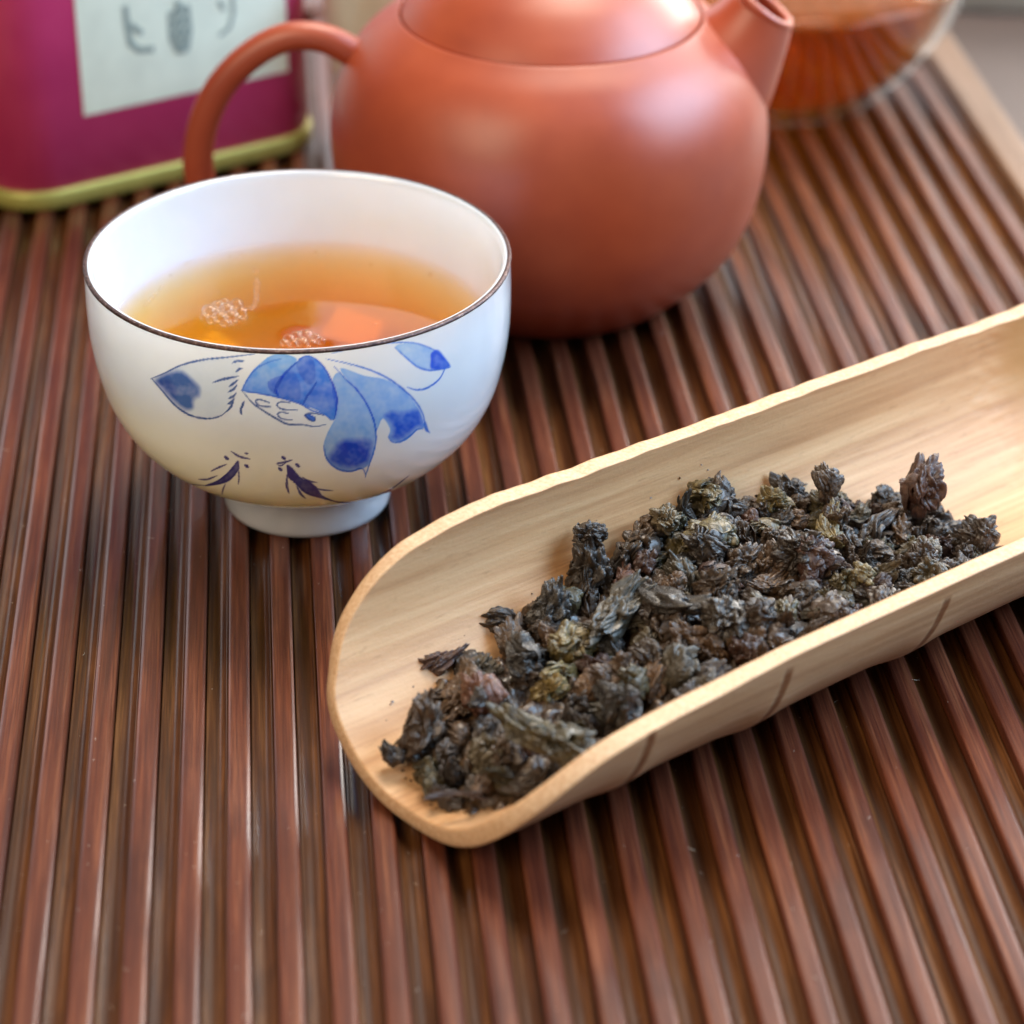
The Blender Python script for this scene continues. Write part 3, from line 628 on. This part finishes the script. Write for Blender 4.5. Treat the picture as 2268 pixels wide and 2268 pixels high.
# small knife marks along the long edges
edge_n = noise(np.stack([ss.ravel()*.5, np.sign(phi.ravel())*5, ss.ravel()*0], -1)).reshape(ss.shape)+.28*noise(np.stack([ss.ravel()*2.3, np.sign(phi.ravel())*5, ss.ravel()*0+4], -1)).reshape(ss.shape)
phi += edge_n*np.where(phi > 0, 1.9, .6)*np.clip((np.abs(phi)-60)/30, 0, 1)*np.sign(phi)
marks = MARKS
def scoop_surface(r0, outerside):
    r = np.full(ss.shape, r0); mk = np.zeros(ss.shape); nodez = np.zeros(ss.shape)
    q = np.stack([ss.ravel()*.5, phi.ravel()*.035, ss.ravel()*0+outerside*9], -1)
    r += noise(q).reshape(ss.shape)*.022
    if outerside:
        mk = np.clip((79-np.abs(phi))/3, 0, 1)
        for m in marks:
            e = ss-m; r += .055*np.exp(-(e/.40)**2)*np.clip((70-np.abs(phi))/20, 0, 1)
    else:
        nd = noise(np.stack([phi.ravel()*.09, ss.ravel()*.3, ss.ravel()*0], -1)).reshape(ss.shape)
        e = ss-13.35-nd*.12; nodez = 1/(1+np.exp(-e*7)); r -= .05*nodez
        r += noise(np.stack([ss.ravel()*4, phi.ravel()*.25, ss.ravel()*0], -1)).reshape(ss.shape)*.012*np.exp(-((ss-12.9)/.6)**2)
    a = np.radians(phi)
    return np.stack([ss, r*np.sin(a), RS-r*np.cos(a)], -1).reshape(-1, 3), mk.ravel(), nodez.ravel()
Vo, mko, _ = scoop_surface(RS, True); Vi, _, ndi = scoop_surface(RS-TH, False)
# the wall is carved thinner and its lip softened along the tip
N = ntau*nv; idx = np.arange(N).reshape(ntau, nv)
loop = list(idx[::-1, 0])+list(idx[0, 1:])+list(idx[1:, -1])   # near rim, tip, far rim
Fs = [tuple(f) for f in grid_faces(ntau, nv)]; faces = [f[::-1] for f in Fs]+[tuple(x+N for x in f) for f in Fs]
mids = []; zone = np.zeros((2*N, 3)); zone[:N, 0] = mko; zone[N:, 1] = ndi
Vall = [Vo, Vi]; base = 2*N; nl = len(loop); rimV = []
for k, f in ((1, 0.06), (2, .5), (3, .94)):
    for a in loop:
        pO, pI = Vo[a], Vi[a]; p = pO*(1-f)+pI*f
        # rounded edge: push outward along the boundary a little at the middle
        rimV.append((p, k))
la = np.array(loop); dirs = []
nb = np.where(la % nv == 0, la+1, np.where(la % nv == nv-1, la-1, la+nv))
outv = Vo[la]-Vo[nb]; outv /= np.linalg.norm(outv, axis=1)[:, None]
RV = [Vo[la]*(1-f)+Vi[la]*f+outv*b for f, b in ((.10, .018), (.35, .030), (.65, .030), (.90, .018))]
Vall += RV; rows = [la]+[base+k*nl+np.arange(nl) for k in range(4)]+[la+N]
for r0_, r1_ in zip(rows[:-1], rows[1:]):
    for k in range(nl-1): faces.append((int(r0_[k]), int(r0_[k+1]), int(r1_[k+1]), int(r1_[k])))
back = idx[-1]
for k in range(nv-1): faces.append((int(back[k]), int(back[k+1]), int(back[k+1])+N, int(back[k])+N))
me = mesh_np('scoop_body', np.vstack(Vall), faces)
zone = np.vstack([zone, np.tile([0, 0, 1.], (4*nl, 1))]); zone = np.column_stack([zone, np.ones(len(zone))])
ca = me.color_attributes.new('zone', 'FLOAT_COLOR', 'POINT'); ca.data.foreach_set('color', zone.ravel())
bm = bmesh.new(); bm.from_mesh(me); bmesh.ops.recalc_face_normals(bm, faces=bm.faces); bm.to_mesh(me); bm.free()
link('body', me, M_scoop, scoop)

# ------------------------------------------------------------------ tea leaves
def leaf_mesh(seed, kind):
    r_ = np.random.default_rng(seed)
    bm = bmesh.new(); bmesh.ops.create_icosphere(bm, subdivisions=6 if kind in ('ball', 'long', 'tall') else 5, radius=1.0)
    V = np.array([v.co[:] for v in bm.verts]); Fq = [tuple(v.index for v in f.verts) for f in bm.faces]; bm.free()
    o = r_.random(3)*50
    el = {'ball': (1.05, .90, .85), 'long': (1.45, .60, .58), 'tall': (1.25, .76, .74), 'flat': (1.3, .62, .36), 'small': (1.1, .85, .8), 'stem': (2.2, .22, .20)}[kind]
    tw = r_.uniform(-.8, .8); P = V.copy()
    a = P[:, 0]*tw; c, s = np.cos(a), np.sin(a); Q = np.stack([P[:, 0], P[:, 1]*c-P[:, 2]*s, P[:, 1]*s+P[:, 2]*c], -1)
    wq = np.stack([noise(Q*1.3+o+11), noise(Q*1.3+o+23), noise(Q*1.3+o+37)], -1); Q2 = Q+wq*.30
    big = noise(Q2*np.array([1.2, 1.5, 1.5])+o)                      # lobes
    vn = lambda f, k, ww: np.abs(noise(Q*np.array(f)+wq*ww+o+k))
    st = r_.uniform(.45, .9)                                         # folds run along the rolled leaf
    crease = lambda f, k, ww, wd: np.exp(-np.abs(noise(Q*np.array(f)+wq*ww+o+k))/wd)
    big2 = noise(Q2*np.array([2.0, 2.6, 2.6])+o+15)
    c1_ = crease([1.2*st, 1.5, 1.5], 5, 1.0, .10); c2_ = crease([2.9*st, 3.3, 3.3], 9, 1.5, .10); c3_ = crease([6.0*st, 7.0, 7.0], 3, 2.0, .13)
    flap = np.clip(noise(Q*np.array([1.0, 1.4, 1.4])+wq*.9+o+71)*7, -1, 1)   # one leaf layer lapping over another
    smooth = .35 if kind == 'flat' else 1.0
    d = 1+.56*big+smooth*(.22*big2-.34*c1_-.17*c2_-.06*c3_+.08*flap+.11)
    d = np.clip(d, .4, 1.6)
    P = V*d[:, None]*np.array(el)
    bend = r_.uniform(-.35, .35); P[:, 2] += bend*P[:, 0]**2; P[:, 1] += r_.uniform(-.25, .25)*P[:, 0]**2
    allV = [P]; allF = list(Fq); base = len(P)
    # loose curled leaf edges
    nfl = {'stem': 0, 'ball': 2, 'long': 1, 'tall': 2, 'flat': 0, 'small': 1}[kind]
    for k in range(nfl):
        nu, nw = 26, 16; u = np.linspace(-1, 1, nu)[:, None]+np.zeros(nw); t = np.linspace(0, 1, nw)[None]+np.zeros((nu, 1))
        curl = r_.uniform(1.2, 3.0); a0 = r_.uniform(0, 6.28); rad = r_.uniform(.62, .82)+.38*t
        q = np.stack([u.ravel()*2.2+o[0], t.ravel()*2.5+k*9, u.ravel()*0+o[1]], -1)
        nn = noise(q*.6).reshape(nu, nw); n4 = np.exp(-np.abs(noise(q*1.2)).reshape(nu, nw)/.12)*.6
        aa = a0+t*curl+.5*nn; rr = (rad+.22*nn*t-.14*n4)*np.sqrt(np.clip(1-(u*.80)**2, .05, 1))
        x = u*el[0]*r_.uniform(.5, .75)+.15*nn+r_.uniform(-.2, .2)
        top = np.stack([x, rr*np.cos(aa)*el[1]*1.12, rr*np.sin(aa)*el[2]*1.12], -1); bot = top*np.array([1, .93, .93])
        allV += [top.reshape(-1, 3), bot.reshape(-1, 3)]; n = nu*nw
        g = grid_faces(nu, nw); allF += [tuple(x_+base for x_ in f) for f in g]+[tuple(x_+base+n for x_ in f[::-1]) for f in g]
        bd = [i*nw+nw-1 for i in range(nu)]; allF += [(bd[i]+base, bd[i+1]+base, bd[i+1]+n+base, bd[i]+n+base) for i in range(nu-1)]
        for row in (0, nu-1): allF += [(row*nw+j+base, row*nw+j+1+base, row*nw+j+1+n+base, row*nw+j+n+base) for j in range(nw-1)]
        base += 2*n
    if kind == 'long' or r_.random() < .25:   # a stem stub
        m_ = 8; cs = np.linspace(0, 1, m_); cen = np.stack([el[0]*.7+cs*.85, .12*np.sin(cs*3), bend*.6+.38*cs**2], -1)
        ring = [(math.cos(b), math.sin(b)) for b in np.linspace(0, 6.283, 8)[:-1]]; Vs = []
        for i_ in range(m_):
            for y_, z_ in ring: Vs.append(cen[i_]+np.array([0, y_, z_])*(.17*(1-.55*cs[i_])))
        allV.append(np.array(Vs)); allF += [tuple(x_+base for x_ in f) for f in grid_faces(m_, 7, True)]+[tuple(base+(m_-1)*7+i_ for i_ in range(7))]; base += m_*7
    V = np.vstack(allV)
    return mesh_np('tea_leaf', V, allF)      # unit radius about 1 cm, scaled per object
kinds = ['ball', 'ball', 'ball', 'long', 'tall', 'ball', 'long', 'tall', 'small', 'small', 'small', 'ball', 'tall', 'flat', 'stem']
srcs = [leaf_mesh(100+i*7, k) for i, k in enumerate(kinds)]
for m in srcs: m.materials.append(LEAF['dark'])
GROUP = 'dry tea leaves heaped in the bamboo scoop'
GEN = 'small crumpled dry tea leaf in the heap on the bamboo scoop'
def put_leaf(i, mk, p, r, rot, label=GEN, mesh=None):
    o = bpy.data.objects.new('tea_leaf', srcs[i]); col.objects.link(o)
    o.material_slots[0].link = 'OBJECT'; o.material_slots[0].material = LEAF[mk]
    o.location = Vector(p)*S; o.rotation_euler = rot; o.scale = (r, r, r)
    return tag(o, label, 'tea leaf', GROUP)
# height field of the scoop floor, in scoop coordinates
gs = np.arange(-.3, 12.0, .05); gw = np.arange(-2.2, 2.25, .05); GS, GW = np.meshgrid(gs, gw, indexing='ij')
ri = RS-TH; Hf = RS-np.sqrt(np.maximum(ri**2-GW**2, .02))
WF = ([0, .5, 1, 2, 3, 4, 5, 6.7, 7.6, 8.4, 9.5, 10.3, 11], [.75, 1.2, 1.5, 1.75, 1.78, 1.9, 2.02, 2.08, 1.98, 1.85, 1.5, 1.05, .3])
wfar = np.interp(GS, *WF)
wnear = np.interp(GS, [0, .3, .6, 1, 2, 8, 11.2], [.1, -.9, -1.3, -1.5, -1.6, -1.6, -1.4])
top = np.interp(GS, [0, .5, 1, 2, 3, 4, 5, 6.7, 8.4, 9.5, 10.3, 11], [.50, .72, .92, 1.12, 1.20, 1.36, 1.52, 1.62, 1.42, 1.08, .78, .52])
ok = (GW < wfar) & (GW > wnear) & (GS > .10) & (GS < 11.1)
inside = np.minimum(np.minimum(wfar-GW, GW-wnear+.25), np.minimum(GS-.1, 11.1-GS))
Hbed = np.minimum(top-.20, Hf+np.maximum(inside-.18, -1)*1.1)
qb = np.stack([GS.ravel()*3.2, GW.ravel()*3.2, GS.ravel()*0], -1)
Hbed = Hbed+(np.abs(noise(qb))*.35+np.abs(noise(qb*2.3))*.14-.16).reshape(GS.shape)
Hbed = np.where(inside > .15, Hbed, Hf-.05)
Htar = np.where(ok, np.maximum(top, Hf+.10), Hf-9)
Hf = np.maximum(Hf, Hbed)
hero = []
def hero_leaf(x, y, z, r, kind_i, mk, rot, label, foot=.75):
    p = at(x*K, y*K, z); hero.append((kind_i, mk, p, r, rot, label))
    rel = p-np.array([SC0, SC1, 0]); s_, w_ = rel@ax, rel@mx_

UP = R(-80)
hero_leaf(1112, 1075, 1.55, .36, 4, 'dark', (.3, UP, .4), 'tall dark wrinkled leaf standing upright at the back left of the heap')
hero_leaf(1112, 1012, 2.0, .23, 0, 'dark', (.6, .4, 1.2), 'rounded dark leaf knob on top of the tall upright leaf', .3)
hero_leaf(1738, 925, 1.65, .36, 7, 'red', (.2, UP, 1.0), 'reddish brown upright leaf clump at the far right end against the scoop wall')
hero_leaf(1562, 915, 1.92, .24, 12, 'dark', (.2, UP, 2.0), 'pointed dark leaf sticking up like a small cone at the back of the heap')
hero_leaf(1325, 940, 1.85, .30, 1, 'olive', (.3, .9, 2.0), 'olive green crumpled leaf standing highest on the back ridge of the heap')
hero_leaf(1262, 1137, 1.68, .44, 13, 'blue', (.25, .18, 2.45), 'smooth blue black pod shaped leaf in the middle of the heap')
hero_leaf(1345, 1008, 1.78, .34, 1, 'olive', (.6, .3, .7), 'bright yellow olive crumpled leaf near the middle of the back row')
hero_leaf(1010, 1385, 1.35, .36, 3, 'olive', (.2, .1, -.45), 'long yellow green twisted leaf near the front rim of the scoop')
hero_leaf(1075, 1412, 1.40, .32, 0, 'olive', (1.2, .2, .2), 'olive leaf lying at the right end of the long yellow green one')
hero_leaf(925, 1168, 1.18, .30, 6, 'dark', (2.6, .15, 2.95), 'dark leaf with a thin upturned tail on the back left slope of the heap')
hero_leaf(1040, 1150, 1.35, .32, 4, 'blue', (.1, R(-60), .5), 'split blue black leaf pointing up left of the tall upright leaf')
hero_leaf(812, 1250, 1.0, .26, 6, 'red', (.5, .1, 2.9), 'reddish brown curled leaf with a round end at the left edge of the heap')
hero_leaf(742, 1425, .62, .16, 8, 'dark', (.4, .5, .1), 'small very dark crumb of leaf lying farthest toward the tip of the scoop')
hero_leaf(800, 1370, .95, .33, 4, 'brown', (.2, R(-62), .9), 'large ribbed brown leaf at the left end of the heap near the tip')
hero_leaf(990, 1240, 1.30, .26, 5, 'blue', (.8, .8, .1), 'bluish folded leaf in the middle of the left part of the heap')
hero_leaf(1372, 1165, 1.72, .33, 11, 'blue', (.3, .6, 1.8), 'large grey black crumpled leaf right of the smooth blue black one')
hero_leaf(1278, 1262, 1.45, .27, 12, 'grey', (.4, R(-55), .5), 'grey olive pointed leaf beside the front rim')
hero_leaf(1160, 1160, 1.50, .38, 3, 'grey', (.6, -.3, .9), 'greyish ribbed leaf left of the smooth blue black one')
hero_leaf(1170, 1335, 1.45, .28, 5, 'blue', (1.8, .4, 2.2), 'shiny blue grey leaf close to the front rim')
hero_leaf(1210, 1035, 1.55, .34, 0, 'brown', (2.2, .5, 1.2), 'broad dark brown leaf right of the tall upright leaf')
hero_leaf(1850, 1010, 1.05, .30, 11, 'dark', (1.2, .5, .2), 'dark rounded leaf at the right end of the heap')
hero_leaf(1510, 1040, 1.72, .38, 11, 'dark', (.2, 1.2, 2.5), 'large wrinkled purple black leaf in the right half of the heap')
hero_leaf(850, 1497, .80, .17, 14, 'red', (1.1, .05, .12), 'straight reddish stem lying at the front edge of the heap near the tip')
for h in hero: put_leaf(*h)
r2 = np.random.default_rng(21); cnt = 0; palette = ['dark']*8+['brown']*7+['olive']*5+['blue']*1+['red']*2+['grey']*3
while cnt < 275:
    defi = (Htar-Hf)+r2.normal(size=Hf.shape)*.07
    k = np.argmax(defi); si, wi = np.unravel_index(k, Hf.shape)
    if Htar[si, wi]-Hf[si, wi] < .06: break
    s_, w_ = gs[si]+r2.uniform(-.03, .03), gw[wi]
    r = r2.choice([.13, .18, .22, .26, .32], p=[.14, .24, .28, .22, .12])
    if s_ < .8: r = min(r, .22)
    d = np.hypot(GS-s_, GW-w_); m = d < r*.8
    base = np.percentile(Hf[m], 60); z = base+r*.5
    lim = np.sqrt(max((ri-r*.75)**2-min(w_*w_, (ri-r)**2*.98), .01)); z = max(z, RS-lim)
    if r <= .19: i = int(r2.choice([8, 9, 10, 12]))
    else: i = int(r2.choice([0, 1, 2, 5, 11, 3, 6, 4, 7, 12]))
    p = scoop_pt(s_, w_, z)
    mk = palette[int(r2.integers(len(palette)))]
    szw = 'tiny' if r < .15 else 'small' if r < .2 else 'medium' if r < .24 else 'large' if r < .3 else 'very large'
    cw = {'dark': 'blackish', 'brown': 'dark brown', 'olive': 'olive green', 'blue': 'blue black', 'red': 'reddish brown', 'grey': 'grey olive'}[mk]
    shp = {0: 'crumpled', 1: 'knobbly', 2: 'tightly balled', 3: 'long twisted', 4: 'folded', 5: 'lumpy', 6: 'long ribbed', 7: 'pointed', 8: 'curled', 9: 'crinkled', 10: 'wrinkled', 11: 'rounded', 12: 'ridged'}[i]
    zs = ['at the tip end', 'in the left quarter', 'left of the middle', 'in the middle', 'right of the middle', 'near the right end'][min(5, int(s_/1.9))]
    zw = ' by the back wall' if w_ > np.interp(s_, *WF)-.5 else ' by the front rim' if w_ < -.7 else ''
    put_leaf(i, mk, p, r*.95, tuple(r2.uniform(0, 6.28, 3)), f'{szw} {cw} {shp} leaf {zs}{zw}')
    m = d < r*.95
    Hf[m] = np.maximum(Hf[m], z+np.sqrt(np.maximum((r*.9)**2-(d[m]*.9)**2, 0))*.8)
    cnt += 1
print('leaves', cnt+len(hero))
ci = np.arange(len(gs))[::1]; ch = Hbed; nn_ = ch.size
Vt = np.array([scoop_pt(a, b, c) for a, b, c in zip(GS.ravel(), GW.ravel(), ch.ravel())])
gf = grid_faces(len(gs), len(gw)); keep = (inside.ravel()[gf] > .15).any(1); gf = gf[keep]
us = np.unique(gf); mp_ = -np.ones(nn_, int); mp_[us] = np.arange(len(us))
bed = link('tea_leaf_bed', mesh_np('tea_leaf_bed', Vt[us], mp_[gf]), LEAF['dark'])
tag(bed, 'tightly packed dark tea leaf fragments deep in the heap on the scoop', 'tea leaves', kind='stuff')
# crumbs and dust of tea on the scoop near the tip and along the heap
VV, FF = [], []
r3 = np.random.default_rng(5)
pts_ = [at(x*K, y*K, .4) for x, y in ((860, 1440), (775, 1462), (882, 1493), (903, 1497), (893, 1505), (760, 1448), (812, 1505), (845, 1522), (980, 1140), (1888, 1000))]
for k in range(150):
    if k < len(pts_):
        rel = pts_[k]-np.array([SC0, SC1, 0]); s_, w_ = rel@ax, rel@mx_; sz = .028
    else:
        s_ = r3.uniform(.1, 11.2); wf_ = np.interp(s_, *WF)+.1; w_ = wf_-r3.uniform(-.12, .5) if r3.random() < .7 else r3.uniform(-1.0, wf_)
        if s_ < .4: w_ = r3.uniform(-1.0, .6)
        sz = r3.uniform(.010, .032)
    z_ = RS-math.sqrt(max(ri*ri-w_*w_, .1))+sz*.4; c = scoop_pt(s_, w_, z_); b = len(VV)
    o_ = r3.normal(size=(6, 3))*.25
    for j, dv in enumerate(((1, 0, 0), (-1, 0, 0), (0, 1, 0), (0, -1, 0), (0, 0, .6), (0, 0, -.6))): VV.append(c+(np.array(dv)+o_[j])*sz)
    FF += [tuple(b+x_ for x_ in f) for f in ((0, 2, 4), (2, 1, 4), (1, 3, 4), (3, 0, 4), (2, 0, 5), (1, 2, 5), (3, 1, 5), (0, 3, 5))]
tag(link('tea_crumbs', mesh_np('tea_crumbs', VV, FF, False), LEAF['brown']), 'dark tea dust and tiny crumbs scattered on the scoop around the heap', 'tea crumbs', kind='stuff')

# ------------------------------------------------------------------ lint on the tray
VV, FF = [], []
for k in range(420):
    l_ = r3.uniform(20, 42); d_ = r3.uniform(-7.5, 9.5); i_ = math.floor((d_-OFF)/PER); fr = (d_-OFF)/PER-i_
    z0 = .006 if fr > .55 else (-.18-.06*(1-(2*(fr*.653-.018)/.31-1)**2)+.004)
    if fr < .04 or .46 < fr < .55: continue
    speck = r3.random() < .7
    x0, y0, _ = tray_pt(d_, l_, 0); a = r3.uniform(0, 6.28); ln = r3.uniform(.008, .02) if speck else r3.uniform(.04, .12); n_ = 2 if speck else 6
    cv = r3.uniform(-14, 14); p = np.array([x0, y0, z0]); b = len(VV); th = .0035 if speck else .0022
    for j in range(n_):
        dr = np.array([math.cos(a), math.sin(a), 0]); nn = np.array([-dr[1], dr[0], 0])
        VV += [p-nn*th, p+nn*th, p+np.array([0, 0, th*1.6])]; p = p+dr*ln/(n_-1); a += cv*ln/(n_-1)
    for j in range(n_-1):
        q = b+j*3; FF += [(q, q+3, q+5, q+2), (q+2, q+5, q+4, q+1)]
tag(link('lint', mesh_np('lint', VV, FF), mat_simple('pale_lint', (.75, .66, .56), .7)), 'pale specks of dust and lint on the tray slats', 'lint', kind='stuff')

# tell look-alike leaves apart by their order from left to right
same = {}
for o in bpy.data.objects:
    if o.name.startswith('tea_leaf') and o.get('category'): same.setdefault(o['label'], []).append(o)
for lab_, os_ in same.items():
    if len(os_) < 2: continue
    os_.sort(key=lambda o: project(np.array([list(o.location)])/S)[0][0])
    words = {2: ['left one of two', 'right one of two'], 3: ['left one of three', 'middle one of three', 'right one of three'], 4: ['leftmost of four', 'second of four', 'third of four', 'rightmost of four']}.get(len(os_))
    if words:
        for o, w_ in zip(os_, words): o['label'] = f'{lab_}, {w_}'.replace(' by the front rim', ' by the rim').replace('right of the middle', 'right of middle').replace('left of the middle', 'left of middle')
for o in bpy.data.objects:
    if o.type == 'MESH' and not o.data.materials: print('no material', o.name)
